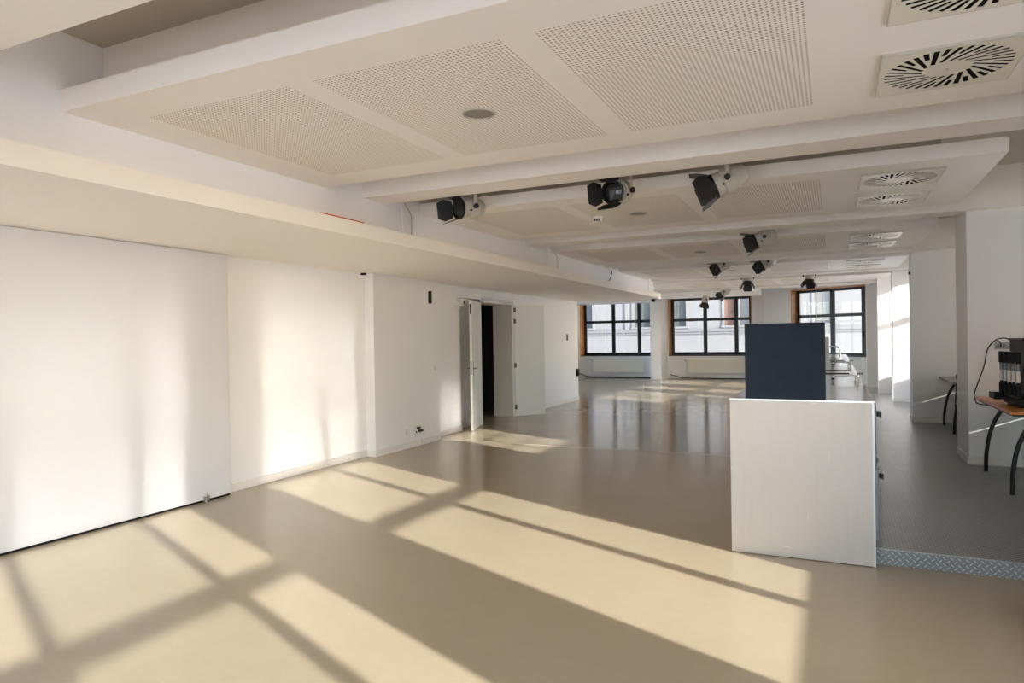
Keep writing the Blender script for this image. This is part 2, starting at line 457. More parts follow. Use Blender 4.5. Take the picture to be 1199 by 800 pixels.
# ceiling vents (swirl diffusers)
def make_vent_mesh():
    bm = bmesh.new(); loops = [[(-.3, -.3), (.3, -.3), (.3, .3), (-.3, .3)]]
    n = 36
    for i in range(n):
        # every slot lies on a line that passes the centre at distance q: a swirl pattern
        a = 2 * PI * i / n; r0, r1 = (.105, .272) if i % 2 == 0 else (.185, .275); w = .0128; q = .070
        nv = Vector((math.cos(a), math.sin(a))); t = Vector((-nv.y, nv.x)); s0, s1 = math.sqrt(r0 * r0 - q * q), math.sqrt(r1 * r1 - q * q)
        loops.append([tuple(nv * (q + e * w * kk) + t * ss) for ss, e, kk in ((s0, -1, .8), (s1, -1, 1), (s1, 1, 1), (s0, 1, .8))])
    for lp in loops:
        vs = [bm.verts.new((x, y, 0)) for x, y in lp]
        for k in range(4): bm.edges.new((vs[k], vs[(k + 1) % 4]))
    bmesh.ops.triangle_fill(bm, edges=bm.edges[:], use_beauty=True, use_dissolve=False, normal=(0, 0, 1))
    ex = bmesh.ops.extrude_face_region(bm, geom=bm.faces[:])
    bmesh.ops.translate(bm, vec=(0, 0, -.003), verts=[g for g in ex['geom'] if isinstance(g, bmesh.types.BMVert)])
    bmesh.ops.recalc_face_normals(bm, faces=bm.faces[:])
    me = bpy.data.meshes.new('vent_plate'); bm.to_mesh(me); bm.free(); me.materials.append(M['dfsr'])
    return me
VM = make_vent_mesh()
vent = thing('ceiling_vent', '', 'vent', (.52, 3.012, ZC), 0, 'ceiling vents')
vp = bpy.data.objects.new('vent_plate', VM); COL.objects.link(vp); vp.parent = vent; vp.location = (0, 0, -.0105)
build('vent_rim', boxes((-.303, -.297, -.303, .303, -.0135, 0), (.297, .303, -.303, .303, -.0135, 0), (-.303, .303, -.303, -.297, -.0135, 0), (-.303, .303, .297, .303, -.0135, 0)), M['cream'], vent)
build('slot_shade_sheet', boxes((-.28, .28, -.28, .28, -.006, -.001)), M['dark'], vent)  # black sheet behind the slots, standing in for the shade of the cavity
build('centre_screw', lambda bm: lathe(bm, [(.008, -.0165), (.008, -.0145)], 12, 'z'), M['satin'], vent)
vent['label'] = 'square swirl ceiling vent cut by the top edge of the picture'
vl = ['square swirl ceiling vent in the nearest raft, fully in view beside the perforated panels',
      'square swirl ceiling vent in the raft behind the first three spotlights, nearer of its pair', 'square swirl ceiling vent in the raft behind the first three spotlights, farther of its pair',
      'square swirl ceiling vent in the third raft, nearer of its pair', 'square swirl ceiling vent in the third raft, farther of its pair',
      'square swirl ceiling vent in the fourth raft, nearer of its pair', 'square swirl ceiling vent in the fourth raft, farther of its pair']
for i, y in enumerate((3.975, 6.66, 7.63, 10.42, 11.36, 13.98, 14.95)):
    dup(vent, (.52, y, ZC), 0, vl[i])

for y, l in ((20.75, 'far square ceiling vent before the orange framed window, nearer of its pair'), (21.6, 'far square ceiling vent before the orange framed window, farther of its pair')):
    dup(vent, (-1.75, y, ZC + .11), 0, l)
# ceiling speakers
spk = thing('ceiling_speaker', 'round grey ceiling speaker in the nearest raft', 'speaker', (-1.845, 3.515, ZC), 0, 'round ceiling speakers')
build('speaker_ring', lambda bm: lathe(bm, [(.098, .0), (.098, -.008), (.088, -.011), (.086, -.004)], 40, 'z', cap=False), M['cream'], spk, 0, True)
build('speaker_grille', lambda bm: lathe(bm, [(.0, -.0085), (.05, -.008), (.0865, -.005), (.0865, 0)], 40, 'z', cap=False), M['grille'], spk, 0, True)
for y, l in ((7.14, 'round grey ceiling speaker in the second raft near the smoke detector'), (10.9, 'round grey ceiling speaker in the third raft'), (14.4, 'round grey ceiling speaker in the fourth raft above the far spotlights')):
    dup(spk, (-1.86, y, ZC), 0, l)
sd = thing('smoke_detector', 'small white smoke detector on the second ceiling raft', 'smoke detector', (-2.30, 7.14, ZC))
build('base', lambda bm: lathe(bm, [(.055, 0), (.055, -.018), (.05, -.02)], 28), M['white'], sd, 0, True)
build('chamber', lambda bm: lathe(bm, [(.046, -.02), (.046, -.042), (.036, -.058), (.0, -.058)], 28), M['white'], sd, 0, True)
build('sensor_slots', lambda bm: [box(bm, a, a + .018, -.048, -.04, -.05, -.026) for a in (-.034, -.009, .016)], M['black'], sd)

# cables down the recessed wall band
def cab(y0, pts):
    return lambda bm: tube(bm, smooth_path([(XL + .006, y0 + dy, z) for dy, z in pts]), .006, 8)
cl = ['thin pale cord hanging straight on the wall band behind the first beam', 'kinked beige cord on the wall band behind the first beam',
      'thin pale cord hanging straight on the wall band behind the second beam', 'kinked beige cord on the wall band behind the second beam',
      'curved dark cord on the wall band behind the third beam', 'thin pale cord at the far end of the wall band']
for i, (y0, pts, mt) in enumerate(((5.73, [(0, 2.95), (.02, 2.8), (.03, 2.585)], 'wall'), (5.77, [(0, 2.95), (.06, 2.89), (.13, 2.83), (.14, 2.7), (.13, 2.585)], 'cable'),
                       (9.50, [(0, 2.95), (.06, 2.85), (.09, 2.585)], 'wall'), (9.63, [(0, 2.95), (.18, 2.88), (.36, 2.81), (.37, 2.585)], 'cable'),
                       (12.60, [(0, 2.92), (.2, 2.87), (.3, 2.80), (.2, 2.70), (.05, 2.585)], 'blackcable'), (15.75, [(0, 2.9), (.06, 2.8), (.09, 2.585)], 'wall'))):
    tag(build('power_cord', cab(y0, pts), M[mt], None, 0, True), cl[i], 'cord', 'cords on the wall band')
tag(build('light_strip', boxes((-3.80, -3.755, 4.40, 4.95, 2.5835, 2.604)), M['redstrip'], None, .003), 'orange-red strip lying on the soffit ledge', 'strip')

# ------------------------------------------------------------------ spotlights
def make_spot():
    t = thing('spotlight', '', 'spotlight', (0, 0, 0), 0, 'stage spotlights under the ceiling')
    # yoke: two flat arms on a pipe clamp above
    def yoke(bm):
        for s in (-1, 1):
            box(bm, s * .118 - .004, s * .118 + .004, -.016, .016, -.005, .20)
        box(bm, -.122, .122, -.016, .016, .192, .20)
        lathe(bm, [(.012, .195), (.012, .27)], 12); box(bm, -.02, .02, -.025, .025, .225, .28)
    build('yoke', yoke, M['cream'], t, .001)
    # the head points along +Y, pivots about X through the origin
    hd = build('head', lambda bm: lathe(bm, [(.0, -.155), (.055, -.155), (.075, -.135), (.102, -.06), (.106, -.055), (.106, .03), (.098, .035), (.098, .085), (.104, .088), (.104, .098), (.09, .1)], 36, 'y', cap=False), M['cream'], t, 0, True)
    build('lens_ring', lambda bm: lathe(bm, [(.078, .098), (.100, .100), (.104, .105), (.104, .128), (.090, .130), (.086, .112)], 36, 'y', cap=False), M['black'], hd, 0, True)
    build('lens', lambda bm: lathe(bm, [(.0, .122), (.03, .120), (.06, .114), (.09, .104), (.09, .095), (0, .094)], 32, 'y', cap=False), M['lens'], hd, 0, True)
    for s in (-1, 1):
        build('knob', lambda bm: lathe(bm, [(.024, s * .12), (.024, s * .142), (.018, s * .147), (.0, s * .147)], 18, 'x'), M['black'], hd, 0, True)
        build('screw', lambda bm: lathe(bm, [(.010, s * .10), (.010, s * .113)], 10, 'x', (0, .045, -.035)), M['black'], hd, 0, True)
    def flap(long, ang, spin, w0, w1):
        def fn(bm):
            A = Matrix.Rotation(spin, 4, 'Y') @ Matrix.Translation((0, .128, .095)) @ Matrix.Rotation(ang, 4, 'X')
            P = [(-w0, 0), (w0, 0), (w1, long * .55), (w1 * .72, long), (-w1 * .72, long), (-w1, long * .55)]
            top = [bm.verts.new(A @ Vector((x, y, .001))) for x, y in P]; bot = [bm.verts.new(A @ Vector((x, y, -.001))) for x, y in P]
            bm.faces.new(top); bm.faces.new(bot[::-1]); n = len(P)
            for i in range(n): bm.faces.new((top[i], bot[i], bot[(i + 1) % n], top[(i + 1) % n]))
            q = [A @ Vector((x, 0, 0)) for x in (-.02, .02)]
            tube(bm, q, .007, 8)
        return fn
    for i, (lg, an, w0, w1) in enumerate(((.145, .50, .08, .108), (.145, .45, .078, .104), (.145, .30, .08, .108), (.145, .45, .078, .104))):
        build('barn_door', flap(lg, an, i * PI / 2, w0, w1), M['black'], hd)
    build('safety_cord', lambda bm: tube(bm, smooth_path([(-.03, -.08, .10), (-.10, -.12, .16), (-.07, -.06, .25), (0, 0, .265)]), .003, 6), M['cable'], t, 0, True)
    return t, hd
spot0, head0 = make_spot()
spots = [  # x, y, z of pivot, azimuth of beam (deg from +Y towards -X), tilt (deg)
    (-3.13, 5.74, 2.80, 150, -6, 'cream spotlight with open black flaps, leftmost under the first beam'),
    (-1.66, 5.74, 2.80, 168, -10, 'cream spotlight facing the camera with black flaps, middle of three under the first beam'),
    (-.76, 5.74, 2.80, 97, -22, 'cream spotlight in side view aimed down left, rightmost under the first beam'),
    (-.80, 9.42, 2.805, 96, -20, 'cream spotlight aimed down left, alone under the second beam'),
    (-1.80, 12.98, 2.845, 97, -28, 'pale spotlight aimed down left, left of the two under the third beam'),
    (-1.05, 12.98, 2.845, 99, -30, 'pale spotlight aimed down left, right of the two under the third beam'),
    (-1.80, 16.75, 2.865, 185, -68, 'pale spotlight with flaps to both sides, left of the two under the fourth beam'),
    (-.48, 16.75, 2.865, 165, -78, 'pale spotlight aimed steeply down, nearest the orange framed window'),
    (-2.80, 20.4, 2.80, 80, -35, 'far pale spotlight in front of the middle window head'),
    (-3.70, 22.4, 2.70, 120, -80, 'far pale spotlight pointing straight down before the middle window'),
]
for i, (x, y, z, az, tilt, lab) in enumerate(spots):
    if i == 0:
        t, hd = spot0, head0
        t.location = (x, y, z); t.rotation_euler = (0, 0, math.radians(az)); t['label'] = lab
    else:
        t = dup(spot0, (x, y, z), math.radians(az), lab)
        hd = [c for c in t.children if c.name.startswith('head')][0]
    hd.rotation_euler = (math.radians(tilt), 0, 0)
# hanging pipes in the gaps between beam and raft
pl_ = ['pale lighting pipe in the gap behind the first beam', 'pale lighting pipe in the gap behind the second beam', 'pale lighting pipe in the gap behind the third beam', 'pale lighting pipe in the gap behind the fourth beam', 'pale lighting pipe in the gap near the far windows', 'short pale lighting pipe by the middle window']
for i, (y, z, x0, x1) in enumerate(((5.74, 3.103, -3.88, 1.9), (9.42, 3.108, -3.88, 1.9), (12.98, 3.148, -3.88, 1.9), (16.75, 3.168, -3.0, 2.1), (20.4, 3.103, -3.1, .9))):
    tag(build('ceiling_pipe', lambda bm: (tube(bm, [(x0, y, z), (x1, y, z)], .022, 14), [tube(bm, [(xx, y, z), (xx, y, ZS)], .008, 8) for xx in (x0 + .3, (x0 + x1) / 2, x1 - .3)]), M['cream'], None, 0, True), pl_[i], 'pipe', 'lighting pipes')
tag(build('ceiling_pipe', lambda bm: tube(bm, [(-3.70, 22.4, 2.981), (-3.70, 22.4, ZS)], .012, 10), M['cream'], None, 0, True), pl_[5], 'pipe', 'lighting pipes')

# ------------------------------------------------------------------ platform
struct('floor_platform', boxes((.238, XW, 5.194, 18.6, 0, ZP)), M['plate_top'], label='raised checker-plate steel platform behind the counter', cat='platform')
struct('trim_4', boxes((.238, XW, 5.188, 5.194, .001, ZP - .001)), M['plate_front'], label='checker-plate front edge of the platform', cat='platform edge')
struct('trim_5', boxes((.238, XW, 5.187, 5.20, ZP - .0015, ZP + .0015)), M['satin'])

# ------------------------------------------------------------------ right side: piers and window wall
def pier(name, x0, y0, y1, label):
    struct(name, boxes((x0, XW, y0, y1, 0, ZS)), M['wall'], label=label, cat='wall')
pier('wall_pier', 1.32, 8.87, 9.63, 'white pier behind the orange desk')
pier('wall_pier', 1.14, 12.78, 13.12, 'shaded white pier behind the second desk')
pier('wall_pier', 1.13, 16.46, 16.9, 'sunlit white pier beyond the second desk')
pier('wall_pier', .86, 22.3, 22.8, 'beige pier beside the orange framed window')
pier('wall_pier', .96, 18.6, 19.0, 'farthest sunlit pier on the right')
def bb(bm):
    for x0, y0, y1, z in ((1.32, 8.87, 9.63, ZP), (1.14, 12.78, 13.12, ZP), (1.13, 16.46, 16.9, ZP), (.96, 18.6, 19.0, 0)):
        box(bm, x0 - .013, XW, y0 - .013, y0, z, z + .085); box(bm, x0 - .013, x0, y0, y1, z, z + .085)
struct('baseboard_right', bb, M['skirt'], label='low baseboard around the right piers', cat='baseboard')

ZSILL, ZTOP, ZM0, ZM1 = .86, 2.985, 2.09, 2.205
opens = [(-1.60, 1.17), (2.06, 3.85), (5.77, 8.76), (9.72, 12.70), (13.25, 16.25), (17.0, 18.5), (19.2, 21.05)]
def wall_right(bm):
    ys = [YF] + [v for o in opens for v in o] + [YB + .3]
    for i in range(0, len(ys), 2):
        box(bm, XW, XW + .3, ys[i], ys[i + 1], 0, ZS)
    for i, (a, b) in enumerate(opens):
        box(bm, XW, XW + .3, a, b, 0, (.74 if i in (2, 3) else ZSILL) - .03); box(bm, XW, XW + .3, a, b, ZTOP + .03, ZS)
struct('wall_right', wall_right, M['wall'], label='window wall on the right', cat='wall')

def window(idx, p0, ang, width, z0, z1, mull, zm, label, depth=.3, fw=.055, fy=.18, reveal=True, mw=.045, frame='winframe', bars=(), toprev=False):
    """local: x along the wall, +y outwards; frame sits fy behind the inner wall face"""
    o = bpy.data.objects.new(f'window_{idx}', None); COL.objects.link(o); o.location = (p0[0], p0[1], 0); o.rotation_euler = (0, 0, ang)
    o['kind'] = 'structure'; o['label'] = label; o['category'] = 'window'
    def fr(bm):
        a, b = fy, fy + .07
        box(bm, 0, fw, a, b, z0, z1); box(bm, width - fw, width, a, b, z0, z1)
        box(bm, fw, width - fw, a, b, z0, z0 + fw); box(bm, fw, width - fw, a, b, z1 - fw, z1)
        if zm: box(bm, fw, width - fw, a - .012, b, zm[0], zm[1])
        for m in mull: box(bm, m - mw, m + mw, a - .01, b + .001, z0 + fw, z1 - fw)
        for q in bars: box(bm, *q)
    build('window_frame', fr, M[frame], o)
    xs = [fw] + [v for m in mull for v in (m - mw, m + mw)] + [width - fw]
    zs = [z0 + fw] + ([zm[0], zm[1]] if zm else []) + [z1 - fw]
    def gl(bm):
        for i in range(0, len(xs), 2):
            for j in range(0, len(zs), 2):
                box(bm, xs[i], xs[i + 1], fy + .035, fy + .039, zs[j], zs[j + 1])
    build('pane', gl, M['glass'], o)
    if reveal:
        def rv(bm):
            t = .03
            box(bm, -t, 0, -.004, fy + .07, z0 - t, z1 + t); box(bm, width, width + t, -.004, fy + .07, z0 - t, z1 + t)
            if toprev: box(bm, 0, width, -.004, fy + .07, z1, z1 + t)
        build('window_reveal', rv, M['orange'], o)
        build('window_sill', boxes((-.03, width + .03, -.012, fy + .07, z0 - .03, z0)), M['winframe'], o)
    return o
# right-hand windows: local x runs along +Y (ang = 90 deg), so +y local points to -X ; use ang=-90 and start at the far end
def rwin(idx, a, b, mull, label, z0=ZSILL, z1=ZTOP, zm=(ZM0, ZM1), **k):
    return window(idx, (XW, b), -PI / 2, b - a, z0, z1, [b - m for m in mull], zm, label, reveal=False, fy=.06, fw=.05, mw=.04, **k)
rwin(4, opens[0][0], opens[0][1], (-.45, .62), 'right-hand window nearest the camera')
rwin(5, opens[1][0], opens[1][1], (3.17,), 'right-hand window before the platform')
rwin(6, opens[2][0], opens[2][1], (7.12,), 'right-hand window by the orange desk', z0=.74, bars=((1.66, 2.98, .09, .11, 2.42, 2.445), (1.66, 2.98, .09, .11, 2.68, 2.705), (2.08, 2.105, .09, .11, 2.2, 2.95), (2.52, 2.545, .09, .11, 2.2, 2.95)))
rwin(7, opens[3][0], opens[3][1], (11.2,), 'right-hand window by the second desk', z0=.74)
rwin(8, opens[4][0], opens[4][1], (14.3, 15.3), 'right-hand window by the sunlit pier')
rwin(9, opens[5][0], opens[5][1], (), 'right-hand window before the farthest pier')
rwin(10, opens[6][0], opens[6][1], (20.1,), 'right-hand window beyond the farthest pier')
# roller blinds drawn on windows 6 and 7
def blind(a, b, z0, z1, lab):
    t = thing('roller_blind', lab, 'blind', (XW, (a + b) / 2, z1)); w = (b - a) / 2
    build('fabric', boxes((.012, .018, -w, w, z0 - z1, 0)), M['blind'], t)
    build('hem_bar', boxes((.005, .025, -w, w, z0 - z1, z0 - z1 + .03)), M['white'], t)
blind(5.78, 7.16, .70, 2.14, 'roller blind over the lower panes by the orange desk')
blind(7.17, 8.25, .70, 3.0, 'roller blind drawn full height by the orange desk')
blind(8.26, 8.755, .782, 3.0, 'narrow roller blind with a slit of light below, by the orange desk')
blind(9.73, 11.75, .70, 3.0, 'wide roller blind drawn full height by the second desk')
blind(11.76, 12.695, .782, 3.0, 'roller blind with a slit of light below, by the second desk')

# ------------------------------------------------------------------ back wall, windows 1-3
W1, W2 = (-9.02, -6.0), (-5.56, -2.62)
def wall_back(bm):
    y0, y1 = YB, YB + .5
    for a, b in ((-9.4, W1[0]), (W1[1], W2[0]), (W2[1], -2.2)):
        box(bm, a, b, y0, y1, 0, ZS)
    for a, b in (W1, W2):
        box(bm, a, b, y0, y1, 0, .82); box(bm, a, b, y0, y1, 3.0, ZS)
struct('wall_back', wall_back, M['wall'], label='white back wall with two black windows', cat='wall')
window(1, (W1[0] + .03, YB), 0, W1[1] - W1[0] - .06, .85, 2.97, (1.20, 2.22), (2.10, 2.20), 'black framed window at the far left of the back wall', fy=.40, fw=.10, mw=.062)
window(2, (W2[0] + .03, YB), 0, W2[1] - W2[0] - .06, .85, 2.97, (1.24, 2.34), (2.10, 2.20), 'black framed window in the middle of the back wall', fy=.40, fw=.10, mw=.066)
# angled wall with window 3 :  y = 25.5 - .6 (x + 2.2)
ANG = math.atan(-.6); CA = math.cos(ANG)
aw = bpy.data.objects.new('wall_back_angled', None); COL.objects.link(aw); aw.location = (-2.2, YB, 0); aw.rotation_euler = (0, 0, ANG); aw['kind'] = 'structure'; aw['label'] = 'angled wall with the third window'; aw['category'] = 'wall'
wx0, wx1 = (-1.30 + 2.2) / CA, (1.40 + 2.2) / CA
build('wall_panel', boxes((0, wx0, 0, .4, 0, ZS), (wx1, wx1 + 1.7, 0, .4, 0, ZS), (wx0, wx1, 0, .4, 0, .82), (wx0, wx1, 0, .4, 3.05, ZS)), M['wall'], aw)
w3 = window(3, (-2.2 + (wx0 + .03) * CA, YB + (wx0 + .03) * math.sin(ANG)), ANG, wx1 - wx0 - .06, .85, 3.02, ((-.19 + 1.27) / CA, (.70 + 1.27) / CA), (2.10, 2.20), 'orange framed angled window at the right of the back wall', fy=.30, toprev=True, fw=.085, mw=.065)
build('window_handle', lambda bm: (box(bm, (.70 + 1.27) / CA - .012, (.70 + 1.27) / CA + .012, .265, .291, 1.42, 1.62), tube(bm, [((.70 + 1.27) / CA, .27, 1.55), ((.70 + 1.27) / CA, .23, 1.55), ((.70 + 1.27) / CA, .23, 1.41)], .01, 8)), M['black'], w3)
tag(build('blind_cord', lambda bm: tube(bm, [(-.50, 24.38, 2.99), (-.50, 24.38, 1.35)], .006, 6), M['white'], None), 'thin white blind cord hanging before the orange framed window', 'cord')
struct('wall_column', boxes((-5.95, -5.59, 24.3, YB, 0, ZS)), M['wall'], label='white column between the two black windows', cat='wall')
struct('ceiling_header', boxes((-9.2, -5.952, 24.32, YB, 2.82, ZS)), M['ceil'], label='lowered white header above the far left window', cat='ceiling')
struct('baseboard_back', boxes((-9.2, -5.95, YB - .014, YB, .001, .06), (-5.59, -2.2, YB - .014, YB, .001, .06), (-5.964, -5.576, 24.286, 24.3, .001, .06)), M['skirt'], label='low baseboard under the back windows', cat='baseboard')

def radiator(x0, x1, z0, z1, label):
    t = thing('radiator', label, 'radiator', ((x0 + x1) / 2, YB, 0), 0, 'radiators under the back windows'); w = (x1 - x0) / 2
    def pnl(bm):
        box(bm, -w, w, -.11, -.092, z0, z1); box(bm, -w, w, -.055, -.04, z0, z1)
        for s in (-1, 1): box(bm, s * w - .006, s * w + .006, -.105, -.04, z0 + .02, z1 - .01)
    build('panel', pnl, M['radiator'], t, .003)
    build('top_grille', lambda bm: [box(bm, -w + .03 + i * .05, -w + .065 + i * .05, -.095, -.05, z1 - .012, z1 - .004) for i in range(int((2 * w - .06) / .05))], M['radiator'], t)
    build('valve', lambda bm: (lathe(bm, [(.02, -.06), (.026, -.04), (.026, .03), (.016, .045)], 14, 'z', (-w - .10, -.075, z1 - .04)), tube(bm, [(-w - .1, -.075, z1 - .07), (-w - .001, -.075, z1 - .07)], .012, 10)), M['satin'], t, 0, True)
    build('pipe', lambda bm: (tube(bm, [(-w - .1, -.075, z1 - .08), (-w - .1, -.075, .0)], .009, 8), tube(bm, [(w + .05, -.075, z0 + .05), (w + .05, -.075, .0)], .009, 8), tube(bm, [(w - .001, -.075, z0 + .05), (w + .05, -.075, z0 + .05)], .009, 8)), M['white'], t, 0, True)
    build('bracket', boxes((-w + .2, -w + .24, -.04, -.001, z0 + .1, z1 - .1), (w - .24, w - .2, -.04, -.001, z0 + .1, z1 - .1)), M['white'], t)
radiator(-8.45, -6.52, .20, .72, 'cream panel radiator under the far left window')
radiator(-4.85, -2.75, .20, .73, 'cream panel radiator under the middle window')
tag(build('floor_cable', lambda bm: tube(bm, smooth_path([(-9.1, 25.46, .16), (-8.9, 25.42, .10), (-8.65, 25.34, .03), (-8.0, 25.33, .02), (-7.0, 25.33, .02), (-6.02, 25.33, .02)]), .018, 8), M['blackcable'], None, 0, True), 'dark cable running along the floor under the far left window', 'cable', 'cables along the back wall')
tag(build('floor_cable', lambda bm: tube(bm, smooth_path([(-5.5, 25.44, .14), (-5.2, 25.40, .06), (-5.0, 25.33, .025), (-4.0, 25.33, .018), (-2.7, 25.33, .018)]), .014, 8), M['blackcable'], None, 0, True), 'dark cable running along the floor under the middle window', 'cable', 'cables along the back wall')
sc_ = thing('wall_camera', 'small black camera high on the column between the windows', 'camera', (-5.78, 24.3, 2.84))
build('mount', lambda bm: tube(bm, [(0.1, -.002, .06), (0.1, -.05, .06), (.0, -.08, .02)], .012, 8), M['black'], sc_, 0, True)
build('body', lambda bm: lathe(bm, [(.0, -.17), (.05, -.17), (.06, -.15), (.06, -.03), (.0, -.02)], 16, 'y', (-.02, 0, 0)), M['black'], sc_, 0, True)
tag(build('wall_bracket', boxes((1.115, 1.142, 12.86, 12.93, 2.50, 2.545)), M['black'], None, .005), 'tiny black bracket high on the edge of the shaded right pier', 'bracket')
for i, (a, b) in enumerate(LW):
    window(12 + i, (-9.2, a + .03), PI / 2, b - a - .06, .25, 3.17, (1.1, 2.1), (2.09, 2.19), 'unseen window added in the far left wall to light the far end', fy=.1)
# wall behind the camera; its windows are added to let in fill light
FW = ((-5.5, -3.2), (-3.0, -.6), (-.4, 2.0))
def wall_front(bm):
    xs = [-9.4] + [v for w in FW for v in w] + [2.5]
    for i in range(0, len(xs), 2): box(bm, xs[i], xs[i + 1], YF - .3, YF, 0, ZS)
    for a, b in FW: box(bm, a, b, YF - .3, YF, 0, .12); box(bm, a, b, YF - .3, YF, 2.65, ZS)
struct('wall_front', wall_front, M['wall'], label='wall behind the camera', cat='wall')
for i, (a, b) in enumerate(FW):
    window(20 + i, (b - .03, YF), PI, b - a - .06, .15, 2.62, (1.1, 2.1), (2.09, 2.19), 'unseen window added behind the camera for fill light')

# ------------------------------------------------------------------ steel counter
YC0, YC1, XC0, XC1, ZK = 5.1, 16.6, -.68, .235, 1.10
ct = thing('bar_counter', 'long stainless steel bar counter with a plain sheet-metal end', 'counter', ((XC0 + XC1) / 2, YC0, 0))
ox = (XC0 + XC1) / 2
def L(x): return x - ox
build('end_panel', boxes((L(XC0), L(XC1) - .012, 0, .004, .006, ZK - .012)), M['steel'], ct)
build('body', boxes((L(XC0) + .002, L(XC1) - .016, .004, YC1 - YC0, .004, ZK - .012)), M['steel'], ct)
build('edge_strip', boxes((L(XC1) - .012, L(XC1), -.001, .02, .0, ZK - .004)), M['satin'], ct)
build('worktop', boxes((L(XC0) - .004, L(XC1) + .004, -.0005, YC1 - YC0, ZK - .012, ZK)), M['steeltop'], ct, .001)
# two flush cold wells: a lid between dark raised seals
for a, b in ((8.50, 9.18), (12.45, 13.35)):
    a -= YC0; b -= YC0
    c_ = build('well_lid', boxes((L(-.45), L(.165), a, b, ZK, ZK + .003)), M['steeltop'], ct)
    build('well_seal', boxes((L(-.46), L(.15), a - .02, a, ZK, ZK + .012)), M['black'], c_, .003)
    build('well_seal', boxes((L(-.46), L(.172), b, b + .02, ZK, ZK + .012)), M['black'], c_, .003)
for j, y in enumerate(range(16)):
    ya = .22 + j * .70
    if ya + .68 > YC1 - YC0: break
    for (z0, z1, dx) in ((.635, 1.045, .022), (.125, .62, .034)):
        d = build('drawer', boxes((L(XC1) - .014, L(XC1) + dx, ya, ya + .68, z0, z1)), M['drawer'], ct, .004)
        def hn(bm):
            box(bm, L(XC1) + dx - .001, L(XC1) + dx + .03, ya + .05, ya + .075, z1 - .085, z1 - .045)
            box(bm, L(XC1) + dx - .001, L(XC1) + dx + .03, ya + .145, ya + .17, z1 - .085, z1 - .045)
            box(bm, L(XC1) + dx + .022, L(XC1) + dx + .036, ya + .05, ya + .17, z1 - .085, z1 - .045)
        h_ = build('handle', hn, M['white'], d)
        k_ = build('lock', boxes((L(XC1) + dx - .002, L(XC1) + dx + .02, ya + .015, ya + .045, z1 - .07, z1 - .04)), M['black'], d, .003)
def tap(y, label):
    t = thing('mixer_tap', label, 'tap', (.19, y, ZK + .002), 0, 'chrome taps on the counter')
    build('base', lambda bm: lathe(bm, [(.03, 0), (.03, .008), (.022, .012), (.022, .05), (.018, .06)], 18), M['chrome'], t, 0, True)
    build('spout', lambda bm: tube(bm, smooth_path([(0, 0, .045), (-.05, 0, .058), (-.14, 0, .062), (-.19, .0, .058), (-.205, .0, .035)]), .011, 12), M['chrome'], t, 0, True)
    build('aerator', lambda bm: lathe(bm, [(.013, .02), (.013, .04)], 12, 'z', (-.205, 0, 0)), M['black'], t, 0, True)
    build('lever', lambda bm: (tube(bm, [(0, 0, .055), (.0, 0, .075), (.05, -.02, .08)], .008, 8)), M['chrome'], t, 0, True)
tap(7.05, 'chrome tap nearest the dark panel on the counter'); tap(10.4, 'chrome tap midway along the counter between the two cold wells')
gt = thing('mixer_tap', 'tall arched chrome tap at the far end of the counter', 'tap', (.10, 15.2, ZK + .002), 0, 'chrome taps on the counter')
build('base', lambda bm: lathe(bm, [(.035, 0), (.035, .01), (.024, .014), (.024, .05)], 18), M['chrome'], gt, 0, True)
build('spout', lambda bm: tube(bm, smooth_path([(.0, 0, .04), (0, 0, .13), (-.04, 0, .18), (-.14, 0, .19), (-.26, 0, .17), (-.27, 0, .12)]), .014, 12), M['chrome'], gt, 0, True)
# dark upright panel on the counter
bp = thing('display_board', 'square dark blue-black padded board standing on the steel counter', 'board', (-.318, 5.16, ZK + .001))
build('board', boxes((-.263, .263, 0, .075, .0, .53)), M['panel'], bp, .004)
build('back_frame', boxes((-.255, -.22, .075, .10, .0, .52), (.22, .255, .075, .10, .0, .52), (-.22, .22, .075, .10, .48, .52)), M['black'], bp)
gp = thing('glass_screen', 'pale glass screen standing on the counter behind the dark board', 'screen', (-.10, 12.0, ZK + .001))
build('pane', boxes((-.2, .03, 0, .01, .0, .40)), mk('pale_glass', (.62, .68, .70), .1, spec=.7), gp, .002)
build('foot', boxes((-.2, .03, -.06, .07, .0, .012)), M['satin'], gp)

# ------------------------------------------------------------------ desks
def leg_path(x, y, top, sx):
    return smooth_path([(x, y, ZP), (x + .008 * sx, y, ZP + .20), (x + .045 * sx, y, ZP + .42), (x + .12 * sx, y, ZP + .60), (x + .20 * sx, y, top)], 8)
def desk(name, label, x0, x1, y0, y1, mat, cross):
    t = thing(name, label, 'desk', ((x0 + x1) / 2, (y0 + y1) / 2, ZP)); cx, cy = t.location[0], t.location[1]
    T = .85
    build('desk_top', boxes((x0 - cx, x1 - cx, y0 - cy, y1 - cy, T - .026 - ZP, T - ZP)), mat, t, .004)
    build('edge_band', boxes((x0 - cx + .012, x1 - cx - .012, y0 - cy + .012, y1 - cy - .012, T - .040 - ZP, T - .026 - ZP)), M['black'], t)
    for xx, s in ((x0 + .03, 1), (x1 - .03, -1)):
        for yy in (y0 + .14, y1 - .30):
            l = build('leg', lambda bm: tube(bm, [(p.x - cx, p.y - cy, p.z - ZP) for p in leg_path(xx, yy, T - .04, s)], .019, 12), M['black'], t, 0, True)
    def br(bm):
        if cross: tube(bm, [(x0 + .04 - cx, y0 + .14 - cy, .30), (x0 + .20 - cx, y1 - .30 - cy, T - .05 - ZP)], .009, 8)
        box(bm, x0 + .16 - cx, x0 + .20 - cx, y0 + .1 - cy, y1 - .2 - cy, T - .062 - ZP, T - .04 - ZP)
    build('brace', br, M['black'], t)
    return t
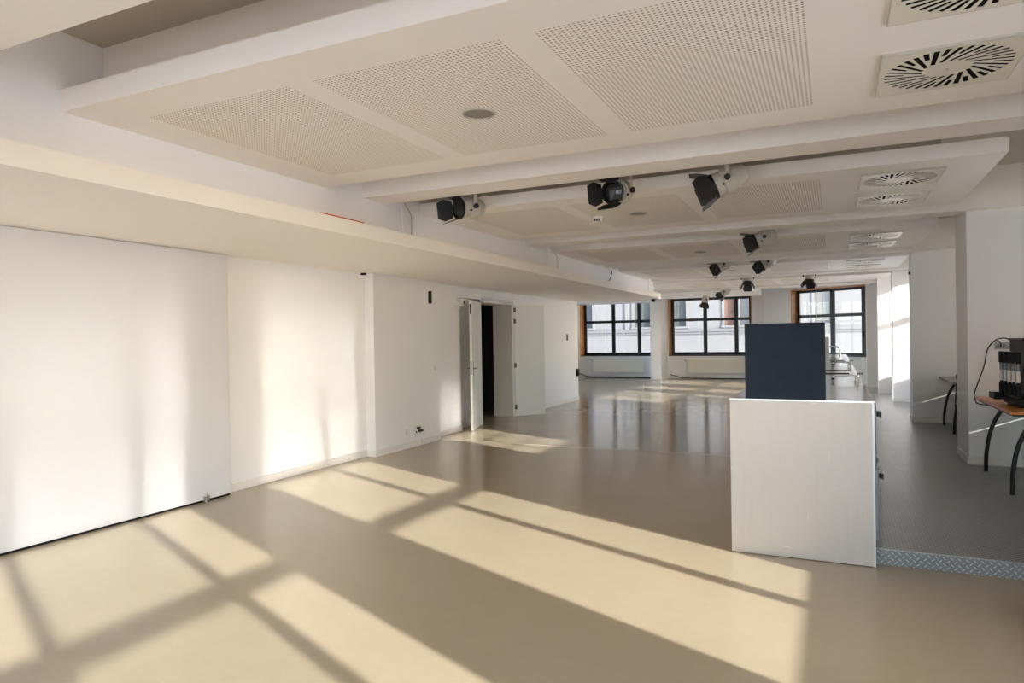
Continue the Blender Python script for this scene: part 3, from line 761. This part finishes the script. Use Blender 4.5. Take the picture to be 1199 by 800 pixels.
desk('desk', 'orange wood desk with curved black legs beside the near right pier', 1.38, 2.10, 7.20, 8.80, M['wood'], False)
M['wood2'] = mk('grey_brown_desk', (.25, .20, .16), .35, vary=.15, vscale=8)
desk('desk', 'grey-brown desk with curved black legs in the shaded bay', 1.50, 2.15, 11.30, 12.74, M['wood2'], True)

# appliance on the near desk
ap = thing('dispenser', 'black countertop dispenser with a row of tubes on the orange desk', 'dispenser', (1.72, 7.80, .851))
build('base', boxes((-.23, .22, -.28, .27, .012, .085)), M['blackp'], ap, .008)
build('foot', lambda bm: [lathe(bm, [(.02, 0), (.02, .014)], 12, 'z', (a, b, 0)) for a in (-.19, .18) for b in (-.23, .22)], M['blackp'], ap)
build('body', boxes((-.10, .22, -.28, .27, .085, .50)), M['blackp'], ap, .006)
build('housing', boxes((-.175, .22, -.29, .28, .50, .625)), M['blackp'], ap, .008)
build('top_lid', boxes((-.188, .225, -.30, .29, .61, .632)), M['blackp'], ap, .006)
build('drip_tray', lambda bm: (box(bm, -.35, -.21, .02, .27, .055, .075), box(bm, -.35, -.34, .02, .27, .075, .115), box(bm, -.35, -.21, .26, .27, .075, .11)), M['blackp'], ap, .003)
for i in range(5):
    yy = .24 - i * .105
    xx = -.25 + .012 * i
    q = build('tube', lambda bm: lathe(bm, [(.016, .095), (.022, .10), (.022, .20), (.014, .205), (.014, .395), (.023, .40), (.023, .505)], 18, 'z', (xx, yy, 0)), M['blackp'], ap, 0, True)
    w_ = build('tube_label', lambda bm: lathe(bm, [(.0165, .225), (.0175, .23), (.0175, .325), (.0165, .33)], 18, 'z', (xx, yy, 0)), M['label'], q, 0, True)
    build('tube_window', lambda bm: lathe(bm, [(.0155, .33), (.0155, .40)], 18, 'z', (xx, yy, 0)), M['clear'], q, 0, True)
build('dial', lambda bm: lathe(bm, [(.03, -.30), (.03, -.292)], 20, 'y', (-.08, 0, .56)), M['satin'], ap, 0, True)
ws = thing('wall_socket', 'silver triple socket on the right pier behind the black dispenser', 'socket', (1.635, 8.87, 1.395))
build('face_plate', boxes((-.075, .075, -.02, 0, -.038, .038)), M['satin'], ws, .004)
build('insert', lambda bm: [box(bm, a - .012, a + .012, -.024, -.02, -.02, -.008) for a in (-.045, .003, .05)] + [box(bm, a + .012, a + .016, -.024, -.02, -.012, .012) for a in (.003, .05)], M['black'], ws)
tag(build('power_cord', lambda bm: tube(bm, smooth_path([(1.524, 7.98, 1.475), (1.50, 8.15, 1.482), (1.49, 8.45, 1.455), (1.445, 8.55, 1.36), (1.415, 8.58, 1.18), (1.35, 8.60, .96), (1.335, 8.62, .88), (1.345, 8.60, .82), (1.36, 8.56, .795), (1.46, 8.42, .79)]), .006, 8), M['blackcable'], None, 0, True), 'black power cord looping from the dispenser to the desk edge', 'cord')
tag(build('plug_lead', lambda bm: tube(bm, smooth_path([(1.615, 8.848, 1.385), (1.60, 8.78, 1.42), (1.57, 8.70, 1.45), (1.53, 8.60, 1.455)]), .006, 8), M['blackcable'], None, 0, True), 'short black lead plugged into the triple socket', 'cord')
ps = thing('socket_strip', 'black box with round sockets on the desk in the shaded bay', 'socket box', (1.83, 12.1, .851))
build('body', boxes((-.17, .17, -.12, .12, 0, .055)), M['blackp'], ps, .006)
build('socket_face', lambda bm: [lathe(bm, [(.028, .055), (.034, .056), (.034, .062), (.022, .062)], 18, 'z', (a, 0, 0)) for a in (-.11, -.035, .04, .115)], M['satin'], ps, 0, True)

# ------------------------------------------------------------------ outside
struct('ground', lambda bm: (box(bm, -60, -9.4, -60, 90, -.8, -.55), box(bm, 2.5, 60, -60, 90, -.8, -.55), box(bm, -9.4, 2.5, 25.8, 90, -.8, -.55), box(bm, -9.4, 2.5, -60, -3.3, -.8, -.55)), M['street'], label='street outside the windows', cat='street')
YE = 37.0
fb = thing('building', 'pale rendered building across the street with shuttered windows', 'building', (-4, YE, -.55))
def fx(x): return x + 4
wins = [(-13.4, -12.35, 'shutter'), (-9.95, -9.05, 'shuttergreen'), (-8.0, -7.12, 'shuttergreen'), (-5.15, -4.62, 'curtain'), (-4.40, -3.55, 'shutter'), (-.85, .0, 'facadetrim'), (2.2, 3.2, 'shutter')]
def fw(bm):
    xs = [-26] + [v for w in wins for v in w[:2]] + [22]
    for i in range(0, len(xs), 2): box(bm, fx(xs[i]), fx(xs[i + 1]), 0, .5, 0, 14)
    for a, b, _ in wins: box(bm, fx(a), fx(b), 0, .5, 0, 2.6); box(bm, fx(a), fx(b), 0, .5, 5.2, 14)
build('facade', fw, M['facade'], fb)
build('moulding', lambda bm: (box(bm, fx(-26), fx(22), -.10, 0, 2.33, 2.44), box(bm, fx(-26), fx(22), -.05, 0, 2.2, 2.33), box(bm, fx(-26), fx(22), -.03, 0, 2.44, 2.52)), M['facadetrim'], fb)
for a, b, mt in wins:
    w = build('window', lambda bm: (box(bm, fx(a) - .12, fx(a), -.05, .05, 2.55, 5.3), box(bm, fx(b), fx(b) + .12, -.05, .05, 2.55, 5.3), box(bm, fx(a) - .16, fx(b) + .16, -.08, .04, 2.52, 2.62)), M['facade'], fb)
    build('shutter', lambda bm: (box(bm, fx(a), fx(b), .14, .2, 2.6, 5.2), [box(bm, fx(a) + .03, fx(b) - .03, .125, .14, 2.65 + i * .12, 2.73 + i * .12) for i in range(21)], box(bm, fx((a + b) / 2) - .03, fx((a + b) / 2) + .03, .11, .15, 2.6, 5.2)), M[mt], w)
build('pilaster', boxes((fx(-10.45), fx(-10.25), -.07, 0, 2.5, 14), (fx(-3.3), fx(-2.9), -.07, 0, 2.5, 14), (fx(-1.5), fx(-1.25), -.07, 0, 2.5, 14)), M['facade'], fb)

def car(cx, y, label, mat):
    t = thing('car', label, 'car', (cx, y, -.55), 0, 'parked cars outside the back windows')
    prof = [(-2.1, .30), (-2.1, .62), (-1.95, .80), (-1.25, .93), (-.75, 1.32), (-.35, 1.42), (.55, 1.42), (1.1, 1.34), (1.75, .98), (2.05, .85), (2.1, .55), (2.05, .30)]
    build('body', lambda bm: prism(bm, prof, 'y', -.82, .82), M[mat], t, .07, True, 3)
    build('side_window', lambda bm: (prism(bm, [(-1.0, .95), (-.62, 1.27), (-.05, 1.33), (-.05, .95)], 'y', -.835, .835), prism(bm, [(.03, .95), (.03, 1.33), (.75, 1.32), (1.35, 1.0)], 'y', -.835, .835)), M['lens'], t)
    for wx in (-1.3, 1.3):
        for wy in (-.8, .8):
            q = build('wheel', lambda bm: lathe(bm, [(.0, wy - .09), (.26, wy - .09), (.31, wy - .06), (.31, wy + .06), (.26, wy + .09), (0, wy + .09)], 24, 'y', (wx, 0, .31), False), M['tyre'], t, 0, True)
    return t
car(-10.9 + -1.6, 33.0, 'white car parked at the left edge of the far left window', 'carwhite')
car(-8.0, 33.0, 'pale car parked before the far left window, right side', 'cargrey')
car(-4.9 + -2.5 + .6, 31.0 + 2.2, 'white car seen at the left of the middle window', 'carwhite') if False else None
car(-2.9, 33.0, 'pale car parked before the middle window', 'carwhite')

# ------------------------------------------------------------------ light
T = .374
sd_ = Vector((-1, .437, -T)).normalized()
sl = bpy.data.lights.new('sun', 'SUN'); sl.energy = SUN = 9.6; sl.angle = math.radians(.7); sl.color = (1, .96, .90)
so = bpy.data.objects.new('sun', sl); COL.objects.link(so); so.rotation_euler = sd_.to_track_quat('-Z', 'Y').to_euler(); so.location = (10, -5, 8)
w = bpy.data.worlds.new('world'); S.world = w; w.use_nodes = True
nt = w.node_tree; bg = nt.nodes['Background']
sky = nt.nodes.new('ShaderNodeTexSky'); sky.sky_type = 'NISHITA'; sky.sun_disc = False
sky.sun_elevation = math.radians(34); sky.sun_rotation = math.atan2(1, -.437); sky.air_density = 1.0; sky.dust_density = 1.6
nt.links.new(sky.outputs[0], bg.inputs['Color']); bg.inputs['Strength'].default_value = .70

# ------------------------------------------------------------------ camera
cd = bpy.data.cameras.new('camera'); cam_ = bpy.data.objects.new('camera', cd); COL.objects.link(cam_)
f_px, yaw, pitch, roll = 801.642932, .439517982, -.00401908322, -.0152432107
cd.sensor_fit = 'HORIZONTAL'; cd.sensor_width = 36; cd.lens = f_px / 1199 * 36; cd.clip_start = .05; cd.clip_end = 300
fwd = Vector((-math.sin(yaw) * math.cos(pitch), math.cos(yaw) * math.cos(pitch), math.sin(pitch))); rt = Vector((math.cos(yaw), math.sin(yaw), 0)); up = rt.cross(fwd)
r2 = math.cos(roll) * rt + math.sin(roll) * up; u2 = -math.sin(roll) * rt + math.cos(roll) * up
cam_.matrix_world = Matrix(((r2.x, u2.x, -fwd.x, 0), (r2.y, u2.y, -fwd.y, 0), (r2.z, u2.z, -fwd.z, 1.55), (0, 0, 0, 1)))
S.camera = cam_

S.view_settings.view_transform = 'Standard'; S.view_settings.look = 'None'; S.view_settings.gamma = 1; S.view_settings.use_curve_mapping = False
S.view_settings.exposure = 0.56
cy = S.cycles
cy.max_bounces = 14; cy.diffuse_bounces = 8; cy.glossy_bounces = 6; cy.transparent_max_bounces = 16
cy.sample_clamp_indirect = 0; cy.caustics_reflective = True; cy.blur_glossy = 0
cy.use_denoising = True
